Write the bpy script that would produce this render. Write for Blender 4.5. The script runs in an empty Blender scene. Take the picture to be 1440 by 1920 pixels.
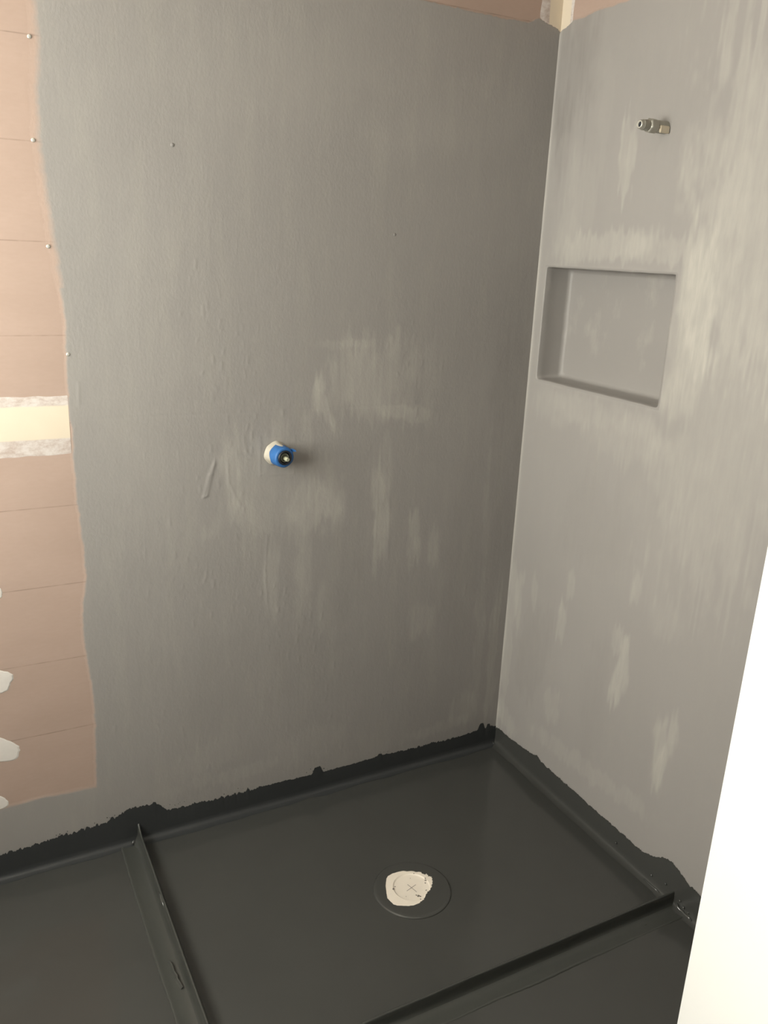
import bpy, bmesh, math, random
import numpy as np
from mathutils import Matrix, Vector

# ------------------------------------------------------------ camera
sc = bpy.context.scene
col = sc.collection
cam_d = bpy.data.cameras.new('camera'); cam = bpy.data.objects.new('camera', cam_d); col.objects.link(cam)
CAM = Vector((-1.5625, -2.0298, 1.6122)); AZ, PITCH, ROLL = 1.0785647, -0.3040842, 0.0430792
F = Vector((math.cos(AZ)*math.cos(PITCH), math.sin(AZ)*math.cos(PITCH), math.sin(PITCH)))
Rv = F.cross(Vector((0, 0, 1))).normalized(); Uv = Rv.cross(F)
R2 = Rv*math.cos(ROLL)+Uv*math.sin(ROLL); U2 = -Rv*math.sin(ROLL)+Uv*math.cos(ROLL)
m = Matrix((R2, U2, -F)).transposed().to_4x4(); m.translation = CAM
cam.matrix_world = m
cam_d.sensor_fit = 'VERTICAL'; cam_d.sensor_height = 24; cam_d.lens = 1565.6/1920*24
cam_d.clip_start = 0.02
sc.camera = cam

# ------------------------------------------------------------ daylight and exposure
sc.view_settings.view_transform = 'Standard'; sc.view_settings.look = 'None'
sc.view_settings.gamma = 1; sc.view_settings.use_curve_mapping = False
sc.view_settings.exposure = 0.14
w = bpy.data.worlds.new('overcast_sky'); sc.world = w; w.use_nodes = True
w.node_tree.nodes['Background'].inputs[0].default_value = (1.0, .950, .895, 1)
w.node_tree.nodes['Background'].inputs[1].default_value = 19.0
WY0, WY1, WZ0, WZ1 = -1.40, -0.12, 1.00, 2.20          # window opening in the left end wall
XW = -2.38                                              # inner face of that wall
pl = bpy.data.lights.new('window_portal', 'AREA'); pl.shape = 'RECTANGLE'
pl.size = WY1-WY0; pl.size_y = WZ1-WZ0; pl.cycles.is_portal = True
po = bpy.data.objects.new('window_portal', pl); col.objects.link(po)
po.location = (XW-.14, (WY0+WY1)/2, (WZ0+WZ1)/2)
po.rotation_euler = Matrix(((0, 0, -1), (-1, 0, 0), (0, 1, 0))).to_euler()

rng = np.random.default_rng(7); random.seed(7)

# ------------------------------------------------------------ helpers
def tag(o, label=None, cat=None, kind=None, group=None):
    if label: o['label'] = label
    if cat: o['category'] = cat
    if kind: o['kind'] = kind
    if group: o['group'] = group
    return o

def link(name, me, parent=None, mat=None, smooth=False):
    o = bpy.data.objects.new(name, me); col.objects.link(o)
    if mat is not None:
        me.materials.clear(); me.materials.append(mat)
    if smooth: me.polygons.foreach_set('use_smooth', [True]*len(me.polygons))
    if parent is not None:
        o.parent = parent; o.matrix_parent_inverse = parent.matrix_basis.inverted()
    return o

def obj(name, bm, mat, parent=None, smooth=False):
    me = bpy.data.meshes.new(name); bm.normal_update(); bm.to_mesh(me); bm.free()
    return link(name, me, parent, mat, smooth)

def empty(name, loc):
    o = bpy.data.objects.new(name, None); col.objects.link(o); o.location = loc; o.empty_display_size = .05
    return o

def box(bm, x0, x1, y0, y1, z0, z1, bev=0):
    r = bmesh.ops.create_cube(bm, size=1)
    for v in r['verts']:
        v.co = Vector(((x0+x1)/2+v.co.x*(x1-x0), (y0+y1)/2+v.co.y*(y1-y0), (z0+z1)/2+v.co.z*(z1-z0)))
    if bev:
        es = list({e for v in r['verts'] for e in v.link_edges})
        bmesh.ops.bevel(bm, geom=es, offset=bev, segments=2, affect='EDGES')

def loft(bm, rings, cap0=False, cap1=False, closed=True):
    vs = [[bm.verts.new(p) for p in r] for r in rings]
    n = len(vs[0])
    for a, b in zip(vs[:-1], vs[1:]):
        for i in range(n if closed else n-1):
            j = (i+1) % n
            bm.faces.new((a[i], a[j], b[j], b[i]))
    if cap0: bm.faces.new(vs[0][::-1])
    if cap1: bm.faces.new(vs[-1])
    return vs

def axis_ring(o, ax, r, n=32, u=None, rfun=None):
    """ring of radius r round a point o, perpendicular to direction ax"""
    ax = Vector(ax).normalized()
    a = ax.cross(Vector((0, 0, 1)))
    if a.length < .1: a = Vector((1, 0, 0))
    a.normalize(); b = ax.cross(a)
    out = []
    for i in range(n):
        t = 2*math.pi*i/n; rr = r*(rfun(t) if rfun else 1)
        out.append(Vector(o)+a*rr*math.cos(t)+b*rr*math.sin(t))
    return out

def lathe(bm, base, ax, prof, n=32, cap0=False, cap1=True, rfun=None):
    """prof: (distance along ax, radius)"""
    ax = Vector(ax).normalized()
    return loft(bm, [axis_ring(Vector(base)+ax*d, ax, r, n, rfun=rfun) for d, r in prof], cap0, cap1)

def vnoise(x, y, sx, sy, seed):
    """smooth value noise in numpy"""
    r = np.random.default_rng(seed).random((64, 64))
    u = np.asarray(x)*sx+100.3; v = np.asarray(y)*sy+57.7
    i = np.floor(u).astype(int); j = np.floor(v).astype(int); fu = u-i; fv = v-j
    fu = fu*fu*(3-2*fu); fv = fv*fv*(3-2*fv)
    a = r[i % 64, j % 64]; b = r[(i+1) % 64, j % 64]; c = r[i % 64, (j+1) % 64]; d = r[(i+1) % 64, (j+1) % 64]
    return (a*(1-fu)+b*fu)*(1-fv)+(c*(1-fu)+d*fu)*fv-.5

def sstep(t): t = np.clip(t, 0, 1); return t*t*(3-2*t)

def interp_pts(pts, x):
    p = sorted(pts); return np.interp(x, [a for a, _ in p], [b for _, b in p])

def grid_mesh(name, P, keep=None, attrs=None):
    """P: (nu, nv, 3) array -> mesh with optional per-vertex float attributes"""
    nu, nv = P.shape[:2]
    idx = np.arange(nu*nv).reshape(nu, nv)
    q = np.stack([idx[:-1, :-1], idx[1:, :-1], idx[1:, 1:], idx[:-1, 1:]], -1)
    q = q[keep] if keep is not None else q.reshape(-1, 4)
    used = np.unique(q); remap = -np.ones(nu*nv, int); remap[used] = np.arange(len(used)); q = remap[q]
    me = bpy.data.meshes.new(name)
    me.vertices.add(len(used)); me.vertices.foreach_set('co', P.reshape(-1, 3)[used].astype(np.float32).ravel())
    me.loops.add(q.size); me.loops.foreach_set('vertex_index', q.astype(np.int32).ravel())
    me.polygons.add(len(q)); me.polygons.foreach_set('loop_start', np.arange(0, q.size, 4, dtype=np.int32))
    me.update(calc_edges=True)
    me.polygons.foreach_set('use_smooth', np.ones(len(q), bool))
    for k, a in (attrs or {}).items():
        at = me.attributes.new(k, 'FLOAT', 'POINT'); at.data.foreach_set('value', a.ravel()[used].astype(np.float32))
    me.validate()
    return me

# ------------------------------------------------------------ materials
class NT:
    def __init__(s, name, rough=.5, spec=.5):
        s.m = bpy.data.materials.new(name); s.m.use_nodes = True; s.t = s.m.node_tree
        s.b = s.t.nodes['Principled BSDF']; s.b.inputs['Roughness'].default_value = rough
        s.b.inputs['Specular IOR Level'].default_value = spec
        s.tc = s.t.nodes.new('ShaderNodeTexCoord').outputs['Object']
    def n(s, t, **k):
        x = s.t.nodes.new(t)
        for a, v in k.items(): setattr(x, a, v)
        return x
    def l(s, a, b): s.t.links.new(a, b)
    def noise(s, scale, detail=3, vec=(1, 1, 1), rough=.5, dist=0):
        mp = s.n('ShaderNodeMapping'); mp.inputs['Scale'].default_value = vec; s.l(s.tc, mp.inputs[0])
        x = s.n('ShaderNodeTexNoise'); x.inputs['Scale'].default_value = scale
        x.inputs['Detail'].default_value = detail; x.inputs['Roughness'].default_value = rough
        x.inputs['Distortion'].default_value = dist
        s.l(mp.outputs[0], x.inputs[0]); return x.outputs['Fac']
    def ramp(s, f, stops):
        r = s.n('ShaderNodeValToRGB'); e = r.color_ramp.elements
        while len(e) < len(stops): e.new(.5)
        for el, (p, c) in zip(e, stops):
            el.position = p; el.color = (c if hasattr(c, '__len__') else (c, c, c))[:3] + (1,) if hasattr(c, '__len__') else (c, c, c, 1)
        s.l(f, r.inputs[0]); return r.outputs[0]
    def math(s, op, a, b=None, clamp=False):
        x = s.n('ShaderNodeMath', operation=op, use_clamp=clamp)
        for i, v in enumerate((a, b)):
            if v is None: continue
            if isinstance(v, (int, float)): x.inputs[i].default_value = v
            else: s.l(v, x.inputs[i])
        return x.outputs[0]
    def mix(s, f, a, b, blend='MIX'):
        x = s.n('ShaderNodeMix', data_type='RGBA', blend_type=blend)
        for sock, v in ((x.inputs[0], f), (x.inputs[6], a), (x.inputs[7], b)):
            if isinstance(v, (int, float)): sock.default_value = v
            elif isinstance(v, tuple): sock.default_value = v+(1,) if len(v) == 3 else v
            else: s.l(v, sock)
        return x.outputs[2]
    def attr(s, name):
        a = s.n('ShaderNodeAttribute'); a.attribute_name = name; return a.outputs['Fac']
    def bump(s, h, strength, dist=.001, prev=None):
        b = s.n('ShaderNodeBump'); b.inputs['Strength'].default_value = strength; b.inputs['Distance'].default_value = dist
        s.l(h, b.inputs['Height'])
        if prev is not None: s.l(prev, b.inputs['Normal'])
        return b.outputs[0]
    def color(s, c):
        if isinstance(c, tuple): s.b.inputs['Base Color'].default_value = c+(1,)
        else: s.l(c, s.b.inputs['Base Color'])
    def normal(s, nn): s.l(nn, s.b.inputs['Normal'])

BOARD = (.50, .345, .265)
GREY = (.285, .268, .254)

def board_color(t):
    """brown-pink gypsum board paper with faint printed rules every 200 mm"""
    c = t.mix(t.noise(5, 4, (1, 1, 2.5)), (.375, .277, .228), (.445, .333, .28))
    c = t.mix(t.math('MULTIPLY', t.noise(160, 3, (.3, .3, 1)), .35), c, (.33, .24, .19))
    sp = t.n('ShaderNodeSeparateXYZ'); t.l(t.tc, sp.inputs[0])
    z = t.math('ADD', sp.outputs['Z'], t.math('MULTIPLY', t.noise(4, 2), .003))
    f = t.math('ABSOLUTE', t.math('SUBTRACT', t.math('FRACT', t.math('DIVIDE', t.math('ADD', z, .1), .2)), .5))
    line = t.math('LESS_THAN', f, .0065)
    line = t.math('MULTIPLY', line, t.math('MULTIPLY', t.ramp(t.noise(26, 3), [(.3, .15), (.65, 1.0)]), .5))
    return t.mix(line, c, (.17, .12, .10))

def mat_board():
    t = NT('plasterboard_paper', .75, .25); t.color(board_color(t))
    t.normal(t.bump(t.noise(300, 2), .12, .0005)); return t.m

def mat_coat(name, streak=1.0, lift=1.0):
    """grey primer membrane: uneven brushed coverage, roller stipple; fades to the bare board where attribute cover < 1"""
    t = NT(name, .5, .4)
    tone = t.attr('tone'); cover = t.attr('cover')
    n1 = t.noise(3.2, 5, (1, 1, .6)); n2 = t.noise(9, 4, (2.2, 2.2, .45), .6)
    base = t.mix(n1, tuple(c*.93*lift for c in GREY), tuple(c*1.07*lift for c in GREY))
    base = t.mix(t.math('MULTIPLY', t.ramp(n2, [(.5, 0.0), (.75, 1.0)]), .25*streak), base, (.37, .35, .31))
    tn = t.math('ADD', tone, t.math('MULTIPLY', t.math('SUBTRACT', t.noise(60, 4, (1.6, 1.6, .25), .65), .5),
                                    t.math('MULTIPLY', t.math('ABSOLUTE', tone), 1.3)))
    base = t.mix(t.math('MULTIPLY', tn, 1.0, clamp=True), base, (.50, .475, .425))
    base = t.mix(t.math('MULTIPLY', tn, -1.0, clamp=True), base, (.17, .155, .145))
    cv = t.math('ADD', cover, t.math('MULTIPLY', t.math('SUBTRACT', t.noise(45, 3), .5), .5), clamp=True)
    cv = t.ramp(cv, [(.12, 0.0), (.75, 1.0)])
    t.color(t.mix(cv, board_color(t), base))
    st = t.bump(t.noise(170, 4, (1, 1, .6), .6), .42*streak, .001)
    st = t.bump(t.noise(24, 4, (2, 2, .16), .6), .09*streak, .002, st)
    st = t.bump(t.ramp(t.noise(38, 3, (1, 1, .35), .6), [(.62, 0.0), (.72, 1.0)]), .16*streak, .001, st)
    t.normal(st); t.b.inputs['Roughness'].default_value = .48
    return t.m

def mat_membrane(name, c=(.050, .0505, .047), rough=.16, spec=.55, wav=1.0):
    """rubbery charcoal waterproofing paint"""
    t = NT(name, rough, spec)
    t.color(t.mix(t.noise(4.5, 4, (1, 1, 1), .6), tuple(x*.90 for x in c), tuple(x*1.12 for x in c)))
    t.l(t.ramp(t.noise(7, 4), [(.3, (rough*.9,)*3), (.7, (rough*1.15,)*3)]), t.b.inputs['Roughness'])
    b = t.bump(t.noise(12, 3), .10*wav, .004)
    b = t.bump(t.noise(170, 2), .05*wav, .0008, b)
    t.normal(b); return t.m

def mat_plain(name, c, rough=.5, spec=.5, metal=0, var=.08, bump=.1, sc_=60):
    t = NT(name, rough, spec); t.b.inputs['Metallic'].default_value = metal
    t.color(t.mix(t.noise(sc_, 3), tuple(x*(1-var) for x in c), tuple(min(1, x*(1+var)) for x in c)))
    t.normal(t.bump(t.noise(sc_*3, 2), bump, .0005)); return t.m

def mat_compound(name, z0=None, z1=None, axis='Z'):
    """set plaster: creamy core, chalky thin margins where the paper shows through"""
    t = NT(name, .8, .2)
    core = t.mix(t.noise(14, 2), (.63, .545, .43), (.67, .585, .47))
    if z0 is None: t.color(core)
    else:
        sp = t.n('ShaderNodeSeparateXYZ'); t.l(t.tc, sp.inputs[0])
        a = t.math('ABSOLUTE', t.math('SUBTRACT', sp.outputs[axis], (z0+z1)/2))
        a = t.math('ADD', a, t.math('MULTIPLY', t.math('SUBTRACT', t.noise(22, 3), .5), .005))
        edge = t.math('MULTIPLY', t.math('SUBTRACT', a, (z1-z0)/2), 300, clamp=True)
        chalk = t.mix(t.ramp(t.noise(35, 5, (1, 1, 1.6), .7), [(.36, 0.0), (.6, 1.0)]), (.44, .36, .32), (.59, .54, .51))
        t.color(t.mix(edge, core, chalk))
    t.normal(t.bump(t.noise(50, 3), .1, .001)); return t.m

M_board = mat_board()
M_coat_l = mat_coat('grey_primer_rolled', 1.0)
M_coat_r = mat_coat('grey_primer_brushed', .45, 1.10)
M_floor = mat_membrane('charcoal_membrane_floor')
M_band = mat_membrane('charcoal_membrane_brushed_shaded', (.034, .036, .037), .34, .35, 1.2)  # darker copy of the membrane: weak grazing light put into the colour
M_white = mat_plain('white_door_enamel', (.86, .86, .84), .35, .5, var=.01, bump=.02, sc_=8)
M_ceil = mat_plain('ceiling_board_white', (.74, .71, .66), .85, .2, var=.03)
M_pvc = mat_plain('cream_white_pvc', (.74, .67, .58), .45, .4, var=.03, bump=.05)
M_timber = mat_plain('pale_timber', (.50, .36, .22), .6, .3, var=.1)
M_mark = mat_plain('grey_pencil', (.30, .27, .24), .8, .1)
M_dirt = mat_plain('dried_membrane_fleck', (.16, .14, .12), .5, .4)

# ------------------------------------------------------------ floor, ceiling, outer walls
YN = -2.15                       # inner face of the wall with the doorway the photographer stands in
CZ = 2.42
fx = np.concatenate([[-2.5, -2.3, -2.1], np.arange(-1.95, .101, .010)])
fy = np.concatenate([[-3.6, -3.0, -2.4], np.arange(-2.2, .101, .010)])
X, Y = np.meshgrid(fx, fy, indexing='ij')
Z = vnoise(X, Y, 3.1, 3.1, 3)*.003+vnoise(X, Y, 9, 7, 4)*.0010
Z *= np.clip(np.minimum(-X, -Y)/.12, 0, 1)*sstep((np.hypot(X+.603, Y+.489)-.10)/.08)
for bx, by, r, h in [(-1.47, -.33, .012, .0014), (-1.435, -.55, .01, .0018), (-1.62, -.62, .016, .0022), (-1.50, -.60, .008, .0015),
                     (-1.30, -.42, .01, .0016), (-.30, -.62, .008, .0010), (-.92, -.33, .010, .0008), (-1.57, -.66, .022, .0016)]:
    Z += 1.8*h*np.exp(-((X-bx)**2+(Y-by)**2)/r**2)
# soft lap line of a second coat running from the drain to the far corner
Z += .0006*np.exp(-((X+.62+.10*np.sin(Y*5))**2)/.006**2)*(Y > -.40)
floor = link('floor', grid_mesh('floor', np.stack([X, Y, Z], -1)), None, M_floor)
tag(floor, 'charcoal waterproofed floor with a slight sheen inside and outside the shower', 'floor', 'structure')
bm = bmesh.new(); box(bm, -2.5, .1, -3.6, .1, -.12, -.012)
obj('slab', bm, mat_plain('concrete', (.35, .34, .32), .8), floor)

bm = bmesh.new(); box(bm, XW-.14, .13, -3.7, .13, CZ, CZ+.05)
tag(obj('ceiling', bm, M_ceil), 'plain white plasterboard ceiling above the shower', 'ceiling', 'structure')

# ---- wall_left (back wall of the shower): studs' face, two horizontal board sheets, seam joint, grey coat
bm = bmesh.new(); box(bm, XW-.14, .13, .013, .13, -.01, CZ)
wall_left = tag(obj('wall_left', bm, M_timber), 'long wall left of the corner, grey primed over brown plasterboard', 'wall', 'structure')
for z0, z1 in ((0, 1.1985), (1.2015, CZ)):
    bm = bmesh.new(); box(bm, XW, 0, 0, .0128, z0, z1, .0004); obj('plasterboard_sheet', bm, M_board, wall_left)

edge_pts = [(2.06, -1.337), (1.994, -1.332), (1.885, -1.343), (1.804, -1.345), (1.721, -1.341), (1.667, -1.336), (1.591, -1.329),
            (1.502, -1.318), (1.432, -1.311), (1.337, -1.314), (1.214, -1.318), (1.189, -1.312), (1.112, -1.314), (1.007, -1.313),
            (.912, -1.307), (.814, -1.305), (.701, -1.321), (.612, -1.318), (.488, -1.308), (.394, -1.308), (.217, -1.316), (.1, -1.318),
            (2.15, -1.34), (2.4, -1.34)]
top_l = [(-1.5, 2.20), (-.397, 2.199), (-.292, 2.196), (-.194, 2.195), (-.109, 2.196), (-.076, 2.211), (-.055, 2.207), (-.04, 2.203), (-.021, 2.198), (-.012, 2.197), (0, 2.189)]
STEP = .003
xs = np.concatenate([[XW, -2.2, -2.0, -1.85], np.arange(-1.72, -STEP/2, STEP), [0]])
zs = np.append(np.arange(0, 2.2295, STEP), 2.23)
X, Zg = np.meshgrid(xs, zs, indexing='ij')

def ell(X, Z, cx, cz, rx, rz, ang=0, soft=.35, seed=0, warp=.25, stk=.75):
    """soft-edged brush patch: 1 inside, 0 outside, with a ragged outline"""
    c, s = math.cos(ang), math.sin(ang)
    dx = (X-cx)*c+(Z-cz)*s; dz = -(X-cx)*s+(Z-cz)*c
    dz = dz+rz*(.55*vnoise(X, Z, 45, 1.5, seed+5)+.75*vnoise(X, Z, 140, 3, seed+7))
    dx = dx+rx*.7*vnoise(X, Z, 8, 14, seed+9)
    d = (np.abs(dx/rx)**2.6+np.abs(dz/rz)**2.6)**(1/2.6)
    d = d+warp*(vnoise(X, Z, 38, 16, seed+11)+.7*vnoise(X, Z, 120, 40, seed+31))*1.8
    streak = .85+stk*vnoise(X, Z, 130, 7, seed+41)+.35*vnoise(X, Z, 60, 30, seed+43)
    return sstep((1+soft/2-d)/soft)*np.clip(streak, 0, 1.4)

edge = interp_pts(edge_pts, zs)+vnoise(zs, zs*0, 40, 1, 5)*.003+vnoise(zs, zs*0, 220, 1, 6)*.003
low = .213+vnoise(xs, xs*0, 14, 1, 9)*.012+.02*np.clip(-1.42-xs, 0, 1)
topl = interp_pts(top_l, xs)+vnoise(xs, xs*0, 120, 1, 8)*.004
E_ = edge[None, :]; T_ = topl[:, None]; L_ = low[:, None]
feather = np.where(Zg > 1.5, .020, .0085)
d_edge = (X-E_)/feather
d_low = (L_-Zg)/.012
d_top = (T_-Zg)/.003
cover = np.minimum(np.maximum(d_edge, d_low), d_top)
thin = sstep((Zg-1.3)/.3)*np.clip(1-(X-E_)/.035, 0, 1)*.45      # first thin pass near the high left edge
cover = np.clip(cover, -1, 1)-thin*np.clip(cover, 0, 1)
tone = np.zeros_like(X)
for i, (cx, cz, rx, rz, a, s, soft) in enumerate([
        (-.52, 1.27, .13, .10, 0, .28, .5), (-.41, 1.175, .085, .022, -.1, .22, .5), (-.685, 1.235, .016, .055, -.1, .42, .7),
        (-.66, 1.19, .012, .04, .4, .25, .7), (-.60, 1.37, .09, .012, 0, .18, .7), (-.345, 1.26, .02, .10, 0, .12, .6),
        (-.79, 1.0, .165, .145, 0, .16, .3), (-.70, .93, .09, .06, .6, .24, .4), (-.90, .93, .05, .04, 0, .12, .5), (-.93, 1.04, .022, .09, .1, .16, .5),
        (-.488, .87, .028, .15, .04, .34, .6), (-.372, .80, .022, .085, .05, .36, .6), (-.30, .77, .018, .06, 0, .26, .7), (-.47, 1.02, .016, .09, 0, .15, .7),
        (-.82, .73, .020, .11, 0, .20, .7), (-.725, .72, .026, .11, 0, .17, .7), (-.325, .53, .06, .05, 0, .16, .6), (-.66, .62, .02, .08, 0, .12, .7),
        (-.105, .55, .022, .42, 0, .15, .6), (-.15, .17, .05, .06, .4, .15, .6), (-.045, .35, .02, .22, 0, .22, .6), (-.22, .12, .12, .02, .1, .12, .7),
        (-1.0, .22, .11, .05, .3, .10, .6), (-.70, .18, .10, .05, .1, .08, .6), (-.95, .14, .16, .02, 0, .12, .6),
        (-.09, 1.25, .04, .10, 0, -.10, .8), (-.06, 1.0, .06, .5, 0, -.12, .9), (-.20, .80, .06, .3, 0, -.10, .9), (-.58, .75, .05, .16, 0, -.10, .8),
        (-.30, 1.95, .2, .08, .2, .07, .9), (-.8, 2.0, .3, .1, .2, .06, .9), (-1.15, 1.2, .09, .35, 0, .07, .9), (-.9, .45, .25, .12, 0, -.08, .9),
        (-1.0, 1.60, .02, .3, 0, .06, .9)]):
    v = ell(X, Zg, cx, cz, rx, rz, a, soft, i*3)*s
    tone = np.where(s > 0, np.maximum(tone, v) if False else tone+v*(1-np.clip(tone, 0, 1)), tone+v)
# relief of the coat
H = vnoise(X, Zg, 6, 2.2, 41)*.0007+vnoise(X, Zg, 60, 22, 42)*.00018*(.3+np.clip(1.6-Zg, 0, 1))
H += vnoise(X, Zg, 150, 70, 43)*.00015*(.3+np.clip(1.7-Zg, 0, 1))
def ridge(H, pts, wdt, h):
    for (a, b), (c, d) in zip(pts[:-1], pts[1:]):
        L2 = (c-a)**2+(d-b)**2; t = np.clip(((X-a)*(c-a)+(Zg-b)*(d-b))/L2, 0, 1)
        dd = (X-a-t*(c-a))**2+(Zg-b-t*(d-b))**2
        H = np.maximum(H, H+.55*h*np.exp(-dd/wdt**2))
    return H
H = ridge(H, [(-.97, 1.079), (-.985, 1.045), (-1.001, .987), (-.993, .99), (-.979, 1.045), (-.972, 1.07)], .0035, .0022)
H = ridge(H, [(-.850, 1.131), (-.849, 1.034), (-.757, 1.027)], .003, .0014)
H = ridge(H, [(-.850, 1.131), (-.752, 1.130), (-.755, 1.027)], .003, .0007)
H = ridge(H, [(-.937, 1.075), (-.935, 1.02), (-.905, .955)], .004, .0012)
H = ridge(H, [(-.893, 1.135), (-.888, 1.10), (-.875, 1.085)], .004, .0016)
H = ridge(H, [(-1.30, 1.205), (-.95, 1.202), (-.4, 1.2)], .003, .0004)
H = ridge(H, [(-.384, 1.166), (-.383, 1.19)], .003, .0016)
H = ridge(H, [(-.665, 1.235), (-.655, 1.20), (-.645, 1.16)], .003, .0012)
H = ridge(H, [(-1.29, 1.24), (-1.288, 1.29)], .003, .0015)
H = ridge(H, [(-.50, .99), (-.497, .90), (-.50, .80)], .003, .0010)
H = ridge(H, [(-.46, .99), (-.457, .90), (-.455, .74)], .003, .0008)
H = ridge(H, [(-.83, .86), (-.836, .76), (-.83, .66)], .003, .0010)
for cx, cz, k in ((-.93, 1.36, 30), (-.90, 1.10, 26), (-1.02, .75, 24), (-.72, .5, 16), (-.83, .66, 16), (-.45, 1.28, 16), (-1.1, .3, 12), (-.64, .22, 8), (-.06, .5, 14)):
    for _ in range(k):
        x0 = cx+random.gauss(0, .07); z0 = cz+random.gauss(0, .10); ln = random.uniform(.003, .02); sl = random.gauss(0, .002)
        w0 = random.uniform(.0022, .0035); hh = random.uniform(.0003, .0009)
        m0 = (xs > x0-.02) & (xs < x0+.02); m1 = (zs > z0-.03) & (zs < z0+.03)
        if not m0.any() or not m1.any(): continue
        sx_, sz_ = np.ix_(m0, m1)
        XX = X[sx_, sz_]; ZZ = Zg[sx_, sz_]
        t = np.clip((ZZ-z0+ln/2)/ln, 0, 1)
        dd = (XX-x0-sl*t)**2+(ZZ-(z0-ln/2+t*ln))**2
        H[sx_, sz_] += hh*np.exp(-dd/w0**2)
Yc = -(.0010+np.clip(H, -.0006, .01)*.8)*np.clip((cover+.2)*1.2, .15, 1)
P = np.stack([X, Yc, Zg], -1)
cc = np.maximum.reduce([cover[:-1, :-1], cover[1:, :-1], cover[1:, 1:], cover[:-1, 1:]])
coat = link('membrane_coat', grid_mesh('membrane_coat', P, cc > -.15, dict(tone=tone, cover=cover)), wall_left, M_coat_l)
tag(coat, 'grey primer coat with brushed lighter patches')

# horizontal sheet joint at 1.2 m: board tape and compound, left bare of grey paint
def ragged_strip(x0, x1, z0, z1, th, y0, n=120, amp=.003, seed=1):
    xs_ = np.linspace(x0, x1, n); rows = [0, .03, .5, .97, 1]
    lo = z0+vnoise(xs_, xs_*0, 40, 1, seed)*amp*2; hi = z1+vnoise(xs_, xs_*0, 40, 1, seed+1)*amp*2
    P = np.zeros((n, len(rows), 3))
    for k, r in enumerate(rows):
        P[:, k, 0] = xs_; P[:, k, 2] = lo+(hi-lo)*r; P[:, k, 1] = y0-(0 if r in (0, 1) else th)
    return P
link('joint_compound', grid_mesh('joint', ragged_strip(XW+.002, -1.314, 1.124, 1.262, .0006, -.0001)), wall_left, mat_compound('joint_plaster', 1.164, 1.238))
# daubs of compound over the fixings at the left
M_daub = mat_plain('chalky_plaster', (.66, .62, .58), .85, .2, var=.06)
for cx, cz, rx, rz, a in ((-1.522, .802, .030, .023, 0), (-1.535, .572, .048, .034, -.3), (-1.553, .385, .068, .036, -.35), (-1.575, .232, .047, .026, -.2),
                          (-1.60, 1.0, .05, .03, .2), (-1.58, 1.42, .05, .03, .1), (-1.60, 1.62, .05, .03, .1), (-1.62, 1.83, .05, .03, .1)):
    bm = bmesh.new(); n = 40
    ph = random.random()*6
    def rr(t): return 1+.06*math.sin(3*t+ph)+.05*math.sin(5*t+2*ph)+.03*random.uniform(-1, 1)
    shp = [rr(2*math.pi*i/n) for i in range(n)]
    rings = []
    for k, d in ((1, -.0002), (.93, -.0012), (.5, -.0018)):
        rings.append([Vector((cx+k*(rx*shp[i]*math.cos(t)*math.cos(a)-rz*shp[i]*math.sin(t)*math.sin(a)), d,
                              cz+k*(rx*shp[i]*math.cos(t)*math.sin(a)+rz*shp[i]*math.sin(t)*math.cos(a)))) for i, t in ((j, 2*math.pi*j/n) for j in range(n))])
    loft(bm, rings, False, True); obj('plaster_daub', bm, M_daub, wall_left)
# fixings showing through
M_screw = mat_plain('zinc_screw', (.62, .60, .55), .35, .5, .6)
M_coatdot = mat_plain('grey_primer_dot', tuple(c*.8 for c in GREY), .5)
for x, z in ((-1.345, 1.801), (-1.331, 1.589), (-1.306, 1.356), (-1.053, 1.817), (-.478, 1.651), (-1.337, 1.995)):
    bm = bmesh.new(); lathe(bm, (x, -.0006, z), (0, -1, 0), [(0, .0045), (.0012, .004), (.0016, .0015)], 12)
    obj('screw_head', bm, M_screw if x < -1.3 else M_coatdot, wall_left, True)
# set plaster in the upper internal corner
M_set = mat_compound('corner_plaster_left', -.040, .040, 'X')
def corner_strip(side):
    n = 60; zz = np.linspace(2.16, CZ-.001, n)
    wd = .071 if side == 'l' else .047
    we = wd+vnoise(zz, zz*0, 30, 1, 77 if side == 'l' else 79)*.006
    P = np.zeros((n, 5, 3)); 
    for k, r in enumerate((0.0, .25, .6, .95, 1)):
        u = -(we*r)
        P[:, k, 0 if side == 'l' else 1] = u; P[:, k, 1 if side == 'l' else 0] = -(.0007 if r < 1 else .00005)
        P[:, k, 2] = zz
    return P
Pl = corner_strip('l'); Pl[:, :, 2] = np.maximum(Pl[:, :, 2], 2.186-.06*Pl[:, :, 0])
link('corner_joint', grid_mesh('corner_joint', Pl), wall_left, M_set)

# ---- wall_right with the recessed niche
NY0, NY1, NZ0, NZ1 = -.530, -.037, 1.264, 1.586
bm = bmesh.new()
for y0, y1, z0, z1 in ((YN-.1, NY0-.01, -.01, CZ), (NY1+.01, .13, -.01, CZ), (NY0-.01, NY1+.01, -.01, NZ0-.01), (NY0-.01, NY1+.01, NZ1+.01, CZ)):
    box(bm, .013, .13, y0, y1, z0, z1)
box(bm, .11, .13, NY0-.01, NY1+.01, NZ0-.01, NZ1+.01)
wall_right = tag(obj('wall_right', bm, M_timber), 'grey primed wall right of the corner with a recessed niche', 'wall', 'structure')
bm = bmesh.new(); box(bm, 0, .0128, YN-.1, 0, 0, 1.1985, .0004); obj('plasterboard_sheet', bm, M_board, wall_right)
bm = bmesh.new()
for y0, y1, z0, z1 in ((YN-.1, NY0, 1.2015, CZ), (NY1, 0, 1.2015, CZ), (NY0, NY1, 1.2015, NZ0), (NY0, NY1, NZ1, CZ)):
    box(bm, 0, .0128, y0, y1, z0, z1)
obj('plasterboard_sheet', bm, M_board, wall_right)

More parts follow.
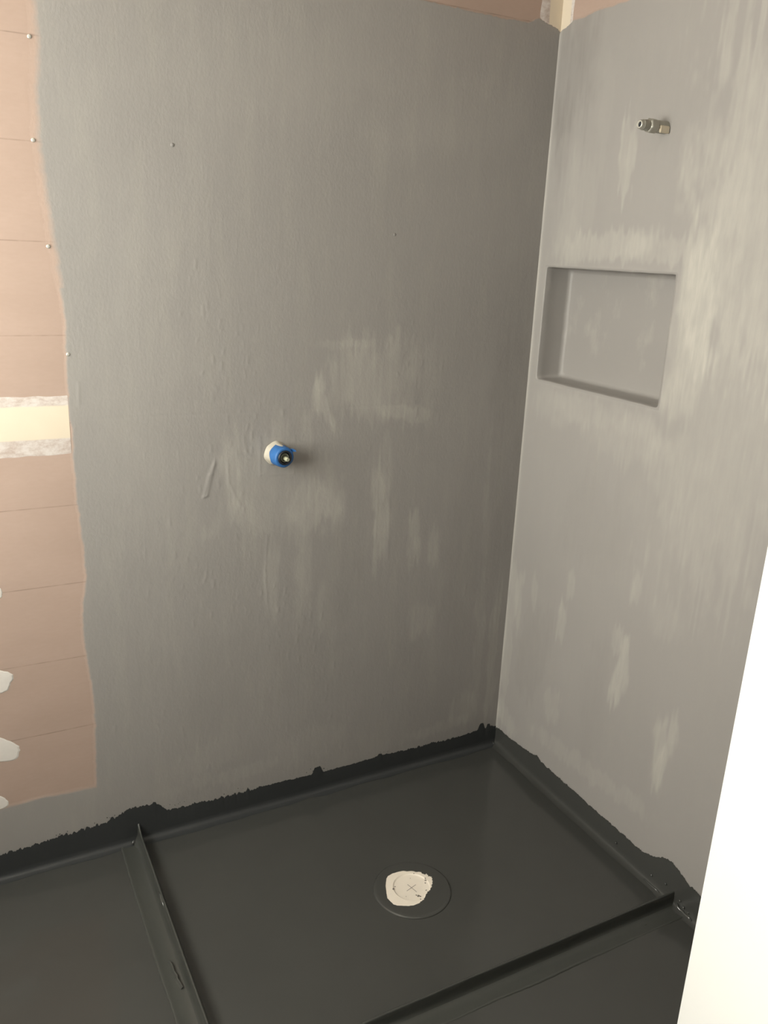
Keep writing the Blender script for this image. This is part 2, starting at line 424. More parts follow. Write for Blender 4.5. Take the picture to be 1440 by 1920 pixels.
ys = np.concatenate([np.arange(-1.20, -STEP/2, STEP), [0]])
ys = np.unique(np.round(np.concatenate([[YN, -1.9, -1.6, -1.4], ys[np.abs(ys-NY0) > .0016], [NY0]]), 5))
ys = np.unique(np.concatenate([ys[np.abs(ys-NY1) > .0016], [NY1]]))
zs2 = np.arange(0, 2.2601, STEP)
for v in (NZ0, NZ1): zs2 = np.unique(np.concatenate([zs2[np.abs(zs2-v) > .0016], [v]]))
Yg, Zg2 = np.meshgrid(ys, zs2, indexing='ij')
top_r = [(0, 2.189), (-.010, 2.196), (-.018, 2.197), (-.035, 2.203), (-.049, 2.209), (-.081, 2.206), (-.141, 2.213), (-.219, 2.213), (-2.2, 2.215)]
tr = interp_pts(top_r, ys)+vnoise(ys, ys*0, 120, 1, 58)*.003
cover_r = np.clip((tr[:, None]-Zg2)/.006, -1, 1)
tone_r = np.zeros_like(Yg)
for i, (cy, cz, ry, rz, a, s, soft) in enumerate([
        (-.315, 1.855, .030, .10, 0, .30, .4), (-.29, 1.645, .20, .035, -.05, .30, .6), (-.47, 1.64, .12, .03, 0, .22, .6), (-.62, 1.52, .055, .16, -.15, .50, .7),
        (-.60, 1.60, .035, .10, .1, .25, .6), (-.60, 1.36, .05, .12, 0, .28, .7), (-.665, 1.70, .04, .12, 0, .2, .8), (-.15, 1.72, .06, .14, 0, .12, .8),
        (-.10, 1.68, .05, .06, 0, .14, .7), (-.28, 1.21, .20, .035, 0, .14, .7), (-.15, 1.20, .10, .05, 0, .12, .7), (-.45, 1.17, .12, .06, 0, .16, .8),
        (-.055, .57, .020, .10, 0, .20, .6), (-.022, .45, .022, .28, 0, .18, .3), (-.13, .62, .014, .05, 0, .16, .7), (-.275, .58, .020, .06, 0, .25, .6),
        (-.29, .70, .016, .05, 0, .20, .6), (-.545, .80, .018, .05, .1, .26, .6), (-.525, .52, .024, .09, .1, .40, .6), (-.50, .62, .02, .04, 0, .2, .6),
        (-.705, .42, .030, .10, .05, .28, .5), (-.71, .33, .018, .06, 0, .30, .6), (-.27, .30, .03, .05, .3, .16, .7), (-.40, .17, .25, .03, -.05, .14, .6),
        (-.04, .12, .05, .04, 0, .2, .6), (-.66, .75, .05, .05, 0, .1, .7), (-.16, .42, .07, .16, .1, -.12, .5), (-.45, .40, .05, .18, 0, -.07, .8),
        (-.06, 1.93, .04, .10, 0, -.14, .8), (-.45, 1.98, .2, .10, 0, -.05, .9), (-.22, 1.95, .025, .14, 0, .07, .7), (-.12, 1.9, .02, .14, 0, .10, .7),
        (-.05, 1.87, .012, .10, 0, -.10, .8), (-.35, .9, .12, .12, 0, -.06, .9), (-.6, 1.0, .1, .2, 0, .05, .9), (-.56, 1.43, .03, .18, 0, .14, .6), (-.80, 1.75, .22, .45, -.3, .30, .6), (-.75, 1.2, .2, .3, 0, .2, .8), (-.08, 2.1, .09, .16, 0, -.28, .9)]):  # broad pale brushing also carries painted light; dark top corner is painted shade
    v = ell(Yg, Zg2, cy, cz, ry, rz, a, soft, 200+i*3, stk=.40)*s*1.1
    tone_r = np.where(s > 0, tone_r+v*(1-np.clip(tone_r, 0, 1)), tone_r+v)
tone_r += .35*np.exp(-(Yg/.008)**2)*(1+vnoise(Yg, Zg2, 10, 12, 66))                 # light caught by the corner bead, painted into the tone
nb = np.maximum(np.maximum(NY0-Yg, Yg-NY1), np.maximum(NZ0-Zg2, Zg2-NZ1))
tone_r += .16*np.exp(-(np.clip(nb, 0, 1)/.008)**2)*(.6+1.5*vnoise(Yg, Zg2, 30, 30, 67))
Hr = vnoise(Yg, Zg2, 9, 3, 51)*.0010+vnoise(Yg, Zg2, 60, 22, 52)*.0003
corner = .006*np.exp(-np.clip(-Yg, 0, 1)/.004)                                          # coved internal corner
Xr = -(.0010+np.clip(Hr*.8, -.0006, .01))*np.clip((cover_r+.2)*1.2, .15, 1)-corner*np.clip(cover_r, 0, 1)*.5
Xr = np.where(nb < .002, -.0010, Xr)
P = np.stack([Xr, Yg, Zg2], -1)
cc = np.maximum.reduce([cover_r[:-1, :-1], cover_r[1:, :-1], cover_r[1:, 1:], cover_r[:-1, 1:]])
ym = (Yg[:-1, :-1]+Yg[1:, 1:])/2; zm = (Zg2[:-1, :-1]+Zg2[1:, 1:])/2
hole = (ym > NY0) & (ym < NY1) & (zm > NZ0) & (zm < NZ1)
# faces wound so that they look into the room (-X)
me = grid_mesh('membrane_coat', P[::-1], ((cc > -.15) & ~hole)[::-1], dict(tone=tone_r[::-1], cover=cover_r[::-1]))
tag(link('membrane_coat', me, wall_right, M_coat_r), 'grey primer coat with pale brush marks and some painted-in light and shade')

def rrect(x, inset, rad, n=6, wob=0, seed=0, rtop=None):
    pts = []; y0, y1, z0, z1 = NY0+inset, NY1-inset, NZ0+inset, NZ1-inset
    rt = rad if rtop is None else rtop
    for cy, cz, a0, r in ((y1, z1, 0, rt), (y0, z1, 90, rt), (y0, z0, 180, rad), (y1, z0, 270, rad)):
        sy = -1 if cy == y1 else 1; sz = -1 if cz == z1 else 1
        for k in range(n+1):
            t = math.radians(a0+90*k/n)
            pts.append((cy+sy*r+r*math.cos(t), cz+sz*r+r*math.sin(t)))
    # subdivide the straights so that the hand-rubbed edge can waver
    out = []
    for i in range(len(pts)):
        a = pts[i]; b = pts[(i+1) % len(pts)]; L = math.dist(a, b); k = max(1, int(L/.012))
        for j in range(k):
            f = j/k; y = a[0]+(b[0]-a[0])*f; z = a[1]+(b[1]-a[1])*f
            out.append((y, z))
    yy = np.array([p[0] for p in out]); zz = np.array([p[1] for p in out])
    dy = vnoise(yy, zz, 35, 35, seed)*wob; dz = vnoise(yy, zz, 35, 35, seed+1)*wob
    return [Vector((x, y+a, z+b)) for y, z, a, b in zip(yy, zz, dy, dz)]
# square-to-rounded lip and the lining of the recess (same point count on every ring)
rads = [(-.0013, -.004, .0005, 0), (-.0016, .0008, .009, .0010), (.0015, .0022, .009, .0012), (.020, .003, .009, .001), (.074, .004, .010, .001), (.083, .008, .011, .001), (.086, .016, .011, 0)]
rings = []
for x, ins, rad, wob in rads: rings.append(rrect(x, ins, rad if rad > .001 else .001, wob=wob, seed=91, rtop=max(.001, rad*.35)))
nmin = min(len(r) for r in rings)
def resample(r, n):
    P_ = np.array([tuple(p) for p in r]+[tuple(r[0])]); s = np.concatenate([[0], np.cumsum(np.linalg.norm(np.diff(P_, axis=0), axis=1))])
    u = np.linspace(0, s[-1], n, endpoint=False); return [Vector([np.interp(q, s, P_[:, k]) for k in range(3)]) for q in u]
rings = [resample(r, 220) for r in rings]
bm = bmesh.new(); loft(bm, rings, False, True)
bmesh.ops.recalc_face_normals(bm, faces=bm.faces)
for f in bm.faces: f.smooth = len(f.verts) == 4
t = NT('grey_primer_niche', .5, .4)
c = t.mix(t.noise(4, 5, (1, 1, .7)), tuple(x*.97 for x in GREY), tuple(x*1.12 for x in GREY))
c = t.mix(t.ramp(t.noise(16, 4, (1, 1, .5), .6), [(.58, 0.0), (.75, .25)]), c, (.5, .47, .42))
t.color(c); t.normal(t.bump(t.noise(40, 3, (1, 1, .3)), .15, .001))
niche = obj('niche_lining', bm, t.m, wall_right)
tag(niche, 'shallow rectangular recess lined in grey primer')
Pr = corner_strip('r')[:, ::-1]
link('corner_joint', grid_mesh('corner_joint', Pr), wall_right, mat_compound('corner_plaster_right', -.036, .036, 'Y'))

# ---- window wall, near wall and passage (out of frame, they bounce and admit the light)
bm = bmesh.new()
for y0, y1, z0, z1 in ((YN-.1, WY0, -.01, CZ), (WY1, .013, -.01, CZ), (WY0, WY1, -.01, WZ0), (WY0, WY1, WZ1, CZ)):
    box(bm, XW-.12, XW, y0, y1, z0, z1)
tag(obj('wall_window', bm, M_board), 'plasterboard wall with the window that lights the room', 'wall', 'structure')
wf = bmesh.new()
for y0, y1, z0, z1 in ((WY0, WY0+.045, WZ0, WZ1), (WY1-.045, WY1, WZ0, WZ1), (WY0+.045, WY1-.045, WZ0, WZ0+.045), (WY0+.045, WY1-.045, WZ1-.045, WZ1),
                       ((WY0+WY1)/2-.018, (WY0+WY1)/2+.018, WZ0+.045, WZ1-.045)):
    box(wf, XW-.10, XW-.03, y0, y1, z0, z1, .002)
win = tag(obj('window_1', wf, M_white), 'white framed two-pane window in the end wall', 'window', 'structure')
tg = bpy.data.materials.new('window_glass'); tg.use_nodes = True; nt = tg.node_tree; nt.nodes.clear()
o_ = nt.nodes.new('ShaderNodeOutputMaterial'); mx = nt.nodes.new('ShaderNodeMixShader'); tr_ = nt.nodes.new('ShaderNodeBsdfTransparent')
gl = nt.nodes.new('ShaderNodeBsdfGlossy'); gl.inputs['Roughness'].default_value = .02; tr_.inputs[0].default_value = (.95, .97, .95, 1)
mx.inputs[0].default_value = .06; nt.links.new(tr_.outputs[0], mx.inputs[1]); nt.links.new(gl.outputs[0], mx.inputs[2]); nt.links.new(mx.outputs[0], o_.inputs[0])
for y0, y1 in ((WY0+.045, (WY0+WY1)/2-.018), ((WY0+WY1)/2+.018, WY1-.045)):
    bm = bmesh.new(); box(bm, XW-.068, XW-.063, y0-.004, y1+.004, WZ0+.041, WZ1-.041); obj('pane', bm, tg, win)

HX, DX0 = -.98, -1.84            # door hinge side and latch side of the opening
bm = bmesh.new()
box(bm, XW, DX0, YN-.1, YN, -.01, CZ); box(bm, HX, .013, YN-.1, YN, -.01, CZ); box(bm, DX0, HX, YN-.1, YN, 2.07, CZ)
M_dull = mat_plain('grey_primer_plain', tuple(c*.8 for c in GREY), .6, .3)
tag(obj('wall_near', bm, M_dull), 'grey primed wall with the doorway the photograph is taken from', 'wall', 'structure')
bm = bmesh.new()
box(bm, DX0, DX0+.02, YN-.11, YN+.01, 0, 2.05, .001); box(bm, HX-.02, HX, YN-.11, YN+.01, 0, 2.05, .001); box(bm, DX0, HX, YN-.11, YN+.01, 2.05, 2.07, .001)
tag(obj('trim_1', bm, M_white), 'white door lining round the doorway', 'door frame', 'structure')
bm = bmesh.new(); box(bm, XW-.1, .13, -3.7, -3.6, -.01, CZ); box(bm, XW-.14, XW-.02, -3.6, YN-.1, -.01, CZ); box(bm, 0, .1, -3.6, YN-.1, -.01, CZ)
tag(obj('wall_hall', bm, M_dull), 'grey walls of the passage behind the doorway', 'wall', 'structure')

# ---- the open white door leaf at the right edge
hinge = Vector((HX, -2.12, 0)); tip = Vector((-.650, -1.3694, 0))
d = (tip-hinge).normalized(); nrm = Vector((-d.y, d.x, 0))      # looks to the window
door = empty('door_1', (hinge.x, hinge.y, .012)); door.rotation_euler = (0, 0, math.atan2(d.y, d.x))
tag(door, 'plain white door leaf standing open at the right edge, blown out by daylight', 'door', 'structure')
bpy.context.view_layer.update()
W = (tip-hinge).length
bm = bmesh.new(); box(bm, 0, W, -.036, 0, 0, 2.03, .0015)
lf = obj('door_leaf', bm, M_white); lf.parent = door
for z in (.2, 1.0, 1.8):
    bm = bmesh.new(); lathe(bm, (-.004, .005, z), (0, 0, 1), [(0, .006), (.002, .007), (.098, .007), (.1, .006)], 16, True, True)
    h = obj('hinge', bm, M_screw, None, True); h.parent = door

# ------------------------------------------------------------ charcoal upturns at the feet of the walls
def upturn(side, L, pts, notches, seed):
    """membrane lapped from the floor up the wall, with a cove and a ragged brushed top edge"""
    n = int(L/.002); s = np.linspace(0, L, n)                  # s: distance from the corner
    top = interp_pts(pts, s)+vnoise(s, s*0, 60, 1, seed)*.004+(vnoise(s, s*0, 330, 1, seed+1)*.008+vnoise(s, s*0, 150, 1, seed+3)*.005)*(1 if side == 'l' else .6)*(.35+np.clip(vnoise(s, s*0, 6, 1, seed+2)*2+.6, 0, 1))
    for c_, w_, h_ in notches: top += h_*sstep(1.6-np.abs(s-c_)/w_*1.2)
    foot = .026+vnoise(s, s*0, 18, 1, seed+4)*.012
    prof = [(None, .0005), (.013, .0022), (.0065, .006), (.0035, .012), (.0026, .022), (.0028, None), (.0019, 'top')]
    P = np.zeros((n, len(prof), 3))
    for k, (dist, z) in enumerate(prof):
        dd = foot if dist is None else dist+vnoise(s, s*0+k, 25, 1, seed+6)*.0006
        zz = top*.82 if z is None else (top if z == 'top' else z)
        if side == 'l': P[:, k, 0] = -s; P[:, k, 1] = -dd
        else: P[:, k, 1] = -s; P[:, k, 0] = -dd
        P[:, k, 2] = zz
    if side == 'r': P = P[::-1]
    else: P = P[::1]
    return grid_mesh('upturn', P)
pts_l = [(-x, z) for x, z in ((-2.38, .075), (-1.561, .073), (-1.45, .080), (-1.369, .086), (-1.30, .088), (-1.285, .094), (-1.245, .108), (-1.215, .115), (-1.16, .110), (-1.145, .096),
         (-1.129, .077), (-1.05, .073), (-.898, .071), (-.80, .071), (-.694, .068), (-.648, .066), (-.55, .068), (-.436, .070), (-.318, .066), (-.2, .064), (-.089, .069), (-.07, .068), (-.02, .073), (0, .066))]
up_l = link('membrane_upturn', upturn('l', 2.37, pts_l, [(.668, .015, .022), (.452, .008, .007), (.064, .012, .022), (.035, .007, .012)], 301), wall_left, M_band)
tag(up_l, 'brushed charcoal membrane lapped up the wall foot, shade painted into its colour')
pts_r = [(0, .063), (.02, .066), (.046, .065), (.09, .068), (.207, .078), (.225, .086), (.26, .079), (.35, .076), (.467, .074), (.60, .072), (.70, .074), (.735, .083), (.77, .106), (.80, .113), (.83, .104), (.86, .094), (.891, .088), (1.0, .085), (2.2, .08)]
up_r = link('membrane_upturn', upturn('r', 2.14, pts_r, [], 401), wall_right, M_floor)
tag(up_r, 'charcoal membrane lapped up the wall foot')
# stray specks of membrane above the brushed edge
bm = bmesh.new()
for k in range(46):
    s = random.choice([1.135, 1.10, .70, .66, .44, .06, 1.3, 1.42, .9])+random.gauss(0, .02); z = float(interp_pts(pts_l, s))+abs(random.gauss(0, .006))+.004
    r = random.uniform(.0006, .0018); lathe(bm, (-s, -.0008, z), (0, -1, 0), [(0, r), (.0008, r*.6)], 6)
tag(obj('membrane_speck', bm, M_band, wall_left), kind='stuff')

# ------------------------------------------------------------ L-shaped upstand round the shower
up = empty('shower_upstand', (-1.2095, -.820, 0))
tag(up, 'thin L-shaped upstand coated in charcoal membrane, edging the shower floor', 'upstand')
M_up = mat_membrane('charcoal_membrane_upstand', (.050, .052, .047), .30, .5, 1.4)
def sweep(axis, L0, L1, base, prof_fun, step=.004):
    n = int(abs(L1-L0)/step); s = np.linspace(L0, L1, n); cols = prof_fun(s)
    P = np.zeros((n, len(cols), 3))
    for k, (u, z) in enumerate(cols):
        if axis == 'y': P[:, k, 1] = s; P[:, k, 0] = base+u
        else: P[:, k, 0] = s; P[:, k, 1] = base+u
        P[:, k, 2] = z
    return P
def blade_left(s):                     # s = y, from the wall (0) to the bend; u<0 is outside the shower
    rise = .022*np.exp(-np.abs(s)/.022); wob = vnoise(s, s*0, 11, 1, 501)*.0012; w2 = vnoise(s, s*0, 40, 1, 503)*.0006
    fl = .010*np.exp(-np.abs(s)/.012)
    h = .0385+rise+vnoise(s, s*0, 16, 1, 502)*.0012; o = np.ones_like(s)
    return [(-.014*o-fl+w2, .0018*o), (-.0085*o-fl*.7+wob, .005*o), (-.0055*o-fl*.4+wob, .012*o), (-.0035*o+wob, .024*o), (-.0022*o+wob, h-.003), (-.0012*o+wob, h-.0006), (.0008*o+wob, h),
            (.0026*o+wob, h-.0010), (.0034*o+wob, h-.004), (.0040*o+wob, .014*o), (.007*o+w2, .004*o), (.014*o, .0006*o)]
bl = link('upstand_blade', grid_mesh('blade', sweep('y', -.0005, -.8232, -1.2095, blade_left)), up, M_up)
def blade_front(s):                    # s = x ; u<0 is outside (towards the camera)
    rise = .006*np.exp(-np.abs(s)/.02); wob = vnoise(s, s*0, 11, 1, 511)*.0010
    h = .0385+rise*.0+vnoise(s, s*0, 14, 1, 512)*.0010; o = np.ones_like(s)
    return [(-.013*o, .0018*o), (-.0075*o+wob, .005*o), (-.0050*o+wob, .012*o), (-.0036*o+wob, .024*o), (-.0028*o+wob, h-.003), (-.0016*o+wob, h-.0006), (.0006*o+wob, h),
            (.0022*o+wob, h-.0010), (.0030*o+wob, h-.004), (.0036*o+wob, .014*o), (.007*o, .004*o), (.014*o, .0006*o)]
bf = link('upstand_blade', grid_mesh('blade', sweep('x', -1.2125, -.0008, -.820, blade_front)), up, M_up)
def strip(width, seed, ridge_):
    def f(s):
        e = vnoise(s, s*0, 9, 1, seed)*.004+vnoise(s, s*0, 70, 1, seed+1)*.0012; o = np.ones_like(s)
        return [(-width+e-.0025, .0000*o-.0006), (-width+e-.001, (.0012+ridge_)*o), (-width+e+.0015, (.0019+ridge_)*o), (-width+e+.006, (.0013)*o), (-width*.55*o, .0011*o), (-width*.3*o, .0016*o), (-.010*o, .0042*o)]
    return f
link('bandage_strip', grid_mesh('strip', sweep('y', -.004, -.875, -1.2095, strip(.052, 521, .0010))), bl, M_up)
link('bandage_strip', grid_mesh('strip', sweep('x', -1.262, -.004, -.820, strip(.050, 531, .0004))), bf, M_up)
# torn flap of bandage on the left leg
bm = bmesh.new()
pts = [(-1.236, -.455), (-1.2335, -.47), (-1.234, -.488), (-1.230, -.503), (-1.2325, -.512), (-1.229, -.526), (-1.2275, -.540)]
rr_ = [[Vector((x-.004, y, .0012)), Vector((x-.001, y, .0044+.0016*math.sin(i))), Vector((x+.0015, y-.001, .0082+.0015*math.sin(2.1*i))), Vector((x+.0024, y, .0074)), Vector((x+.0004, y, .0018))] for i, (x, y) in enumerate(pts)]
loft(bm, rr_, closed=False); obj('torn_flap', bm, M_up, bl, True)
# glossy runs of membrane along the junctions at the right
def dribble(par, pts, r):
    bm = bmesh.new(); rings = []
    for i, p in enumerate(pts):
        p = Vector(p); q = Vector(pts[min(i+1, len(pts)-1)]); o = Vector(pts[max(i-1, 0)])
        k = math.sin(math.pi*(i+.5)/len(pts)); rings.append(axis_ring(p, (q-o), 1.35*r*(.45+.55*k), 8))
    loft(bm, rings, True, True); obj('membrane_dribble', bm, M_gloss, par, True)
M_gloss = mat_membrane('charcoal_membrane_wet_sheen', (.06, .062, .058), .06, 1.0, .5)
dribble(wall_right, [(-.0075, -.838, .016), (-.009, -.846, .010), (-.0085, -.852, .008), (-.007, -.86, .0075), (-.0085, -.868, .007), (-.0075, -.88, .007), (-.0085, -.892, .007)], .0028)
for p in ((-.0045, -.856, .020), (-.004, -.872, .016), (-.0045, -.842, .030), (-.0045, -.79, .042), (-.004, -.74, .03), (-.0045, -.602, .034)):
    dribble(wall_right, [p, (p[0]-.0003, p[1]-.003, p[2]-.001), (p[0], p[1]-.006, p[2]-.003)], .0018)
dribble(wall_right, [(-.010, -.725, .0055), (-.0105, -.745, .005), (-.0105, -.765, .005), (-.010, -.78, .006)], .0018)
dribble(wall_right, [(-.011, -.004, .009), (-.013, -.010, .006), (-.012, -.016, .005)], .0014)
dribble(bl, [(-1.2262, -.010, .014), (-1.2285, -.013, .009), (-1.231, -.016, .006)], .0022)
dribble(bl, [(-1.2125, -.26, .036), (-1.2128, -.275, .034), (-1.2124, -.29, .032), (-1.2120, -.31, .029)], .0022)

# ------------------------------------------------------------ floor drain
DC = Vector((-.603, -.489, 0))
dr = empty('floor_drain', DC)
tag(dr, 'round floor drain with a cream plastic cap showing through a cut in the membrane', 'drain')
wp = [(-.649, -.429), (-.641, -.422), (-.624, -.418), (-.594, -.421), (-.569, -.435), (-.552, -.447), (-.548, -.459), (-.541, -.457), (-.541, -.468), (-.534, -.473), (-.541, -.490), (-.551, -.504), (-.564, -.515),
      (-.574, -.519), (-.585, -.529), (-.596, -.538), (-.614, -.544), (-.630, -.544), (-.644, -.540), (-.668, -.527), (-.676, -.519), (-.680, -.493), (-.674, -.477), (-.663, -.451)]
def jag(pts, amp, k=5):
    out = []
    for i, a in enumerate(pts):
        b = pts[(i+1) % len(pts)]
        ragged = a[0] > -.60
        for j in range(k):
            f = j/k; am = amp*(1 if ragged else .25)
            out.append((a[0]+(b[0]-a[0])*f+random.uniform(-am, am), a[1]+(b[1]-a[1])*f+random.uniform(-am, am)))
    return out
wj = jag(wp, .0016)[::-1]
bm = bmesh.new()
cen = Vector((-.604, -.483, 0))
def sc_ring(k, z): return [Vector((cen.x+(x-cen.x)*k, cen.y+(y-cen.y)*k, z)) for x, y in wj]
ZR, ZF = .0046, .0054
vs1 = [bm.verts.new(p) for p in sc_ring(1.012, ZR)]; n = len(vs1)
# inner hole for the recessed cap
CR = .0500; cap_c = Vector((-.6015, -.4835, 0)); K = 96
edges = [bm.edges.new((vs1[i], vs1[(i+1) % n])) for i in range(n)]
# clip: keep the cap ring inside the cut outline where the cut passes over it
def rad_at(t):
    best = 9
    for i in range(n):
        x1, y1 = vs1[i].co.x-cap_c.x, vs1[i].co.y-cap_c.y; x2, y2 = vs1[(i+1) % n].co.x-cap_c.x, vs1[(i+1) % n].co.y-cap_c.y
        cx_, sy_ = math.cos(t), math.sin(t); den = (x2-x1)*sy_-(y2-y1)*cx_
        if abs(den) < 1e-12: continue
        u = -(x1*sy_-y1*cx_)/den
        if 0 <= u <= 1:
            rr = (x1+u*(x2-x1))*cx_+(y1+u*(y2-y1))*sy_
            if rr > 0: best = min(best, rr)
    return best
lim = [min(CR, rad_at(2*math.pi*i/K)-.0015) for i in range(K)]
hv = [bm.verts.new((cap_c.x+lim[i]*math.cos(2*math.pi*i/K), cap_c.y+lim[i]*math.sin(2*math.pi*i/K), ZR)) for i in range(K)]
he = [bm.edges.new((hv[i], hv[(i+1) % K])) for i in range(K)]
bmesh.ops.triangle_fill(bm, edges=edges+he, use_beauty=True)
for f in list(bm.faces):
    c_ = f.calc_center_median()
    t_ = math.atan2(c_.y-cap_c.y, c_.x-cap_c.x) % (2*math.pi)
    if len(f.verts) == 3 and (c_-Vector((cap_c.x, cap_c.y, c_.z))).length < .80*lim[int(t_/(2*math.pi)*K) % K]: bm.faces.remove(f)
bmesh.ops.recalc_face_normals(bm, faces=bm.faces)
rim = obj('exposed_rim', bm, M_pvc, dr)
# membrane-covered flange with the cut opening in it
bm = bmesh.new()
lathe_rings = [axis_ring(DC+Vector((0, 0, z)), (0, 0, 1), q_, 96) for z, q_ in ((-.001, .1040), (.0022, .1025), (.0043, .0995), (.0052, .0950), (ZF, .0900))]
fl = loft(bm, lathe_rings)
c1 = [bm.verts.new(p) for p in sc_ring(1.0, ZF)]; c2 = [bm.verts.new(p) for p in sc_ring(.994, ZF-.0003)]; c3 = [bm.verts.new(p) for p in sc_ring(.996, ZR-.0006)]
for A, B in ((c1, c2), (c2, c3)):
    for i in range(n): bm.faces.new((A[i], A[(i+1) % n], B[(i+1) % n], B[i]))
ee = [bm.edges.get((fl[-1][i], fl[-1][(i+1) % 96])) for i in range(96)]+[bm.edges.get((c1[i], c1[(i+1) % n])) for i in range(n)]
bmesh.ops.triangle_fill(bm, edges=ee, use_beauty=True)
for f in list(bm.faces):
    if len(f.verts) == 3:
        c_ = f.calc_center_median(); t_ = (Vector((c_.x, c_.y, 0))-Vector((cen.x, cen.y, 0)))
        if t_.length < .035: bm.faces.remove(f)
bmesh.ops.recalc_face_normals(bm, faces=bm.faces)
obj('flange', bm, M_floor, dr)
bm = bmesh.new()
rings = []
for k, z in ((1.0, ZR), (.985, ZR-.0006), (.95, .0020), (.92, .0016), (.45, .0016)):
    rings.append([Vector((cap_c.x+k*lim[i]*math.cos(2*math.pi*i/K), cap_c.y+k*lim[i]*math.sin(2*math.pi*i/K), z)) for i in range(K)])
loft(bm, rings, False, True); cap = obj('drain_cap', bm, M_pvc, dr, True)
cap['label'] = 'round cream cap with a pencilled cross'
bm = bmesh.new(); zc = .0017
for a, b in (((-.606, -.469), (-.597, -.503)), ((-.586, -.479), (-.619, -.489))):
    a = Vector((*a, zc)); b = Vector((*b, zc)); q = (b-a).normalized().cross(Vector((0, 0, 1)))*.0009; h_ = Vector((0, 0, .0002))
    vv = [bm.verts.new(p+h_) for p in (a-q, b-q, b+q, a+q)]; bm.faces.new(vv)
obj('pencil_cross', bm, M_mark, cap)
for (x, y, r) in ((-.600, -.517, .0034), (-.5965, -.520, .0028), (-.6035, -.5125, .0022), (-.556, -.478, .0026), (-.553, -.472, .0022), (-.560, -.484, .002), (-.6495, -.470, .0030),
                  (-.572, -.443, .0016), (-.571, -.508, .0020), (-.602, -.532, .0018), (-.640, -.462, .0018), (-.588, -.452, .001), (-.63, -.505, .001)):
    bm = bmesh.new(); z0 = .0016 if (Vector((x, y, 0))-cap_c).length < .045 else ZR
    lathe(bm, (x, y, z0), (0, 0, 1), [(0, r), (.0006, r*.7)], 9, rfun=lambda t: 1+.3*math.sin(2*t+x*900)+.15*math.sin(5*t))
    obj('membrane_fleck', bm, M_dirt, rim)

# ------------------------------------------------------------ mixer body stub on the left wall
mb = empty('mixer_rough_in', (-.806, 0, 1.087))
tag(mb, 'capped mixer valve stub wrapped in blue tape, projecting from the left wall', 'valve')
ax = Vector((.10, -1, .0)).normalized(); b0 = Vector((-.806, .0, 1.088))
bm = bmesh.new()
lathe(bm, b0, ax, [(.0, .033), (.0025, .0325), (.006, .0305), (.012, .0285), (.030, .0272), (.038, .0262)], 40, rfun=lambda t: 1+.03*math.sin(3*t+1)+.02*math.sin(7*t))
obj('silicone_collar', bm, mat_plain('cream_silicone', (.47, .43, .36), .45, .5), mb, True)
bm = bmesh.new()
prof = [(.0175, .0272), (.019, .0285), (.030, .0280), (.046, .0272), (.052, .0262), (.0545, .0235), (.0535, .0185)]
vs = lathe(bm, b0, ax, prof, 48, cap1=False, rfun=lambda t: 1+.018*math.sin(2*t+.4)+.015*math.sin(5*t))
for i, v in enumerate(vs[0]):                 # torn back edge of the tape
    t_ = 2*math.pi*i/48; v.co += ax*(.004*math.sin(2*t_+1)+.003*math.sin(5*t_)+random.uniform(-.001, .001))
for i, v in enumerate(vs[1]):
    t_ = 2*math.pi*i/48; v.co += ax*(.004*math.sin(2*t_+1)+.003*math.sin(5*t_))
obj('blue_tape', bm, mat_plain('blue_masking_tape', (.030, .125, .34), .5, .4, var=.12), mb, True)
M_black = mat_plain('black_rubber_and_bore_shade', (.012, .014, .02), .4, .5)
bm = bmesh.new(); lathe(bm, b0, ax, [(.040, .0200), (.0555, .0195), (.058, .0180), (.058, .0150), (.050, .0140), (.044, .0138)], 40)
ring = obj('retaining_ring', bm, M_black, mb, True)
bm = bmesh.new(); lathe(bm, b0, ax, [(.0445, .0128), (.0525, .0125), (.0545, .0112), (.0545, .0102), (.048, .0098), (.047, .0020)], 36)
obj('cartridge', bm, mat_plain('grey_green_brass', (.30, .31, .25), .35, .5, .5), mb, True)
bm = bmesh.new()
q = b0+Vector((.0028, 0, -.0028))
lathe(bm, q, ax, [(.046, .0062), (.062, .0056), (.0655, .0052), (.067, .0040), (.0655, .0014)], 18)
obj('spindle', bm, mat_plain('pale_spindle_plastic', (.42, .42, .30), .4, .5), mb, True)
bm = bmesh.new()                                # loose tab of tape at the top right
p0 = b0+ax*.046
base = [Vector((.015, 0, .0205)), Vector((.024, 0, .0125))]
tri = [p0+base[0], p0+base[1], p0+ax*.010+Vector((.031, 0, .0145)), p0+ax*.010+Vector((.028, 0, .0195)), p0+ax*.007+Vector((.022, 0, .0225))]
f1 = [bm.verts.new(p) for p in tri]; f2 = [bm.verts.new(p-ax*.0012) for p in tri]
bm.faces.new(f1); bm.faces.new(f2[::-1])
for i in range(5): bm.faces.new((f1[i], f2[i], f2[(i+1) % 5], f1[(i+1) % 5]))
bmesh.ops.recalc_face_normals(bm, faces=bm.faces)
obj('tape_tab', bm, bpy.data.materials['blue_masking_tape'], mb)

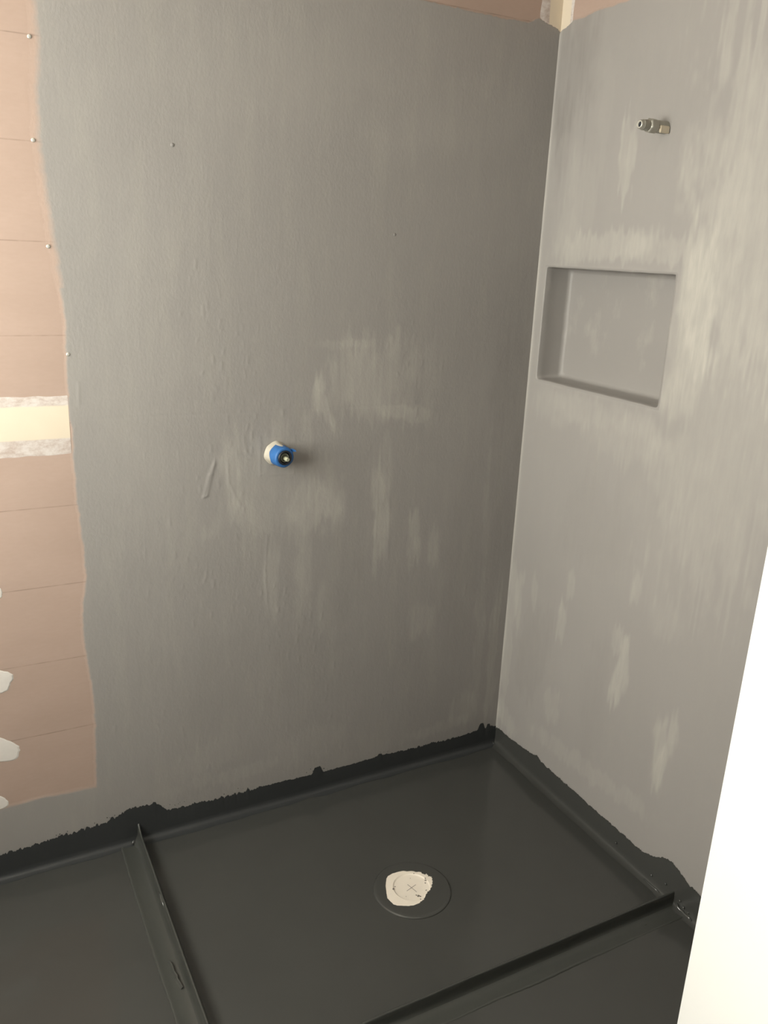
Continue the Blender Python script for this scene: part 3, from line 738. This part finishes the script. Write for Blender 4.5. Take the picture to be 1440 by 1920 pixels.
# ------------------------------------------------------------ shower outlet fitting on the right wall
fb = empty('shower_outlet', (0, -.431, 1.912))
tag(fb, 'short brass pipe fitting with a hex nut projecting from the right wall above the niche', 'pipe fitting')
ax2 = Vector((-1, 0, .0)).normalized(); o2 = Vector((.0, -.431, 1.912))
M_brass = mat_plain('weathered_nickel_brass', (.36, .345, .30), .38, .5, .45, var=.15)
def hexr(n_):
    return lambda t: math.cos(math.pi/n_)/math.cos(((t+.3) % (2*math.pi/n_))-math.pi/n_)
bm = bmesh.new(); lathe(bm, o2, ax2, [(0, .0142), (.002, .0142), (.020, .0142), (.034, .0140), (.036, .0128)], 36, rfun=lambda t: 1-.10*max(0, math.cos(t*4))**6)
obj('pipe_body', bm, M_brass, fb, True)
bm = bmesh.new(); box(bm, -.031, -.002, -.431-.0165, -.431-.0115, 1.8975, 1.9135, .0015)
obj('body_flat', bm, mat_plain('cream_flat', (.66, .58, .45), .5, .4), fb)
bm = bmesh.new(); lathe(bm, o2, ax2, [(.034, .0150), (.0355, .0168), (.0525, .0168), (.0545, .0150), (.056, .0120)], 48, rfun=hexr(6))
obj('hex_nut', bm, M_brass, fb)
bm = bmesh.new()
prof = [(.054, .0112), (.060, .0118)]
for k in range(4): prof += [(.060+k*.0030, .0118), (.0612+k*.0030, .0106), (.0618+k*.0030, .0106), (.0630+k*.0030, .0118)]
prof += [(.0735, .0112), (.0745, .0095), (.0800, .0098), (.0820, .0092), (.0825, .0080)]
lathe(bm, o2, ax2, prof, 32, cap1=False)
nip = obj('threaded_nipple', bm, M_brass, fb, True)
bm = bmesh.new(); lathe(bm, o2, ax2, [(.0825, .0080), (.0830, .0070), (.0825, .0062), (.070, .0060), (.068, .0058)], 32)
for f in bm.faces: f.smooth = True
obj('nipple_lip', bm, mat_plain('bright_lip', (.72, .69, .62), .3, .5, .4), nip)
bm = bmesh.new(); lathe(bm, o2+Vector((-.0795, 0, 0)), ax2, [(0, .0059), (.0005, .005)], 24); obj('bore_shade_disc', bm, M_black, nip)  # black disc paints the shade inside the pipe end
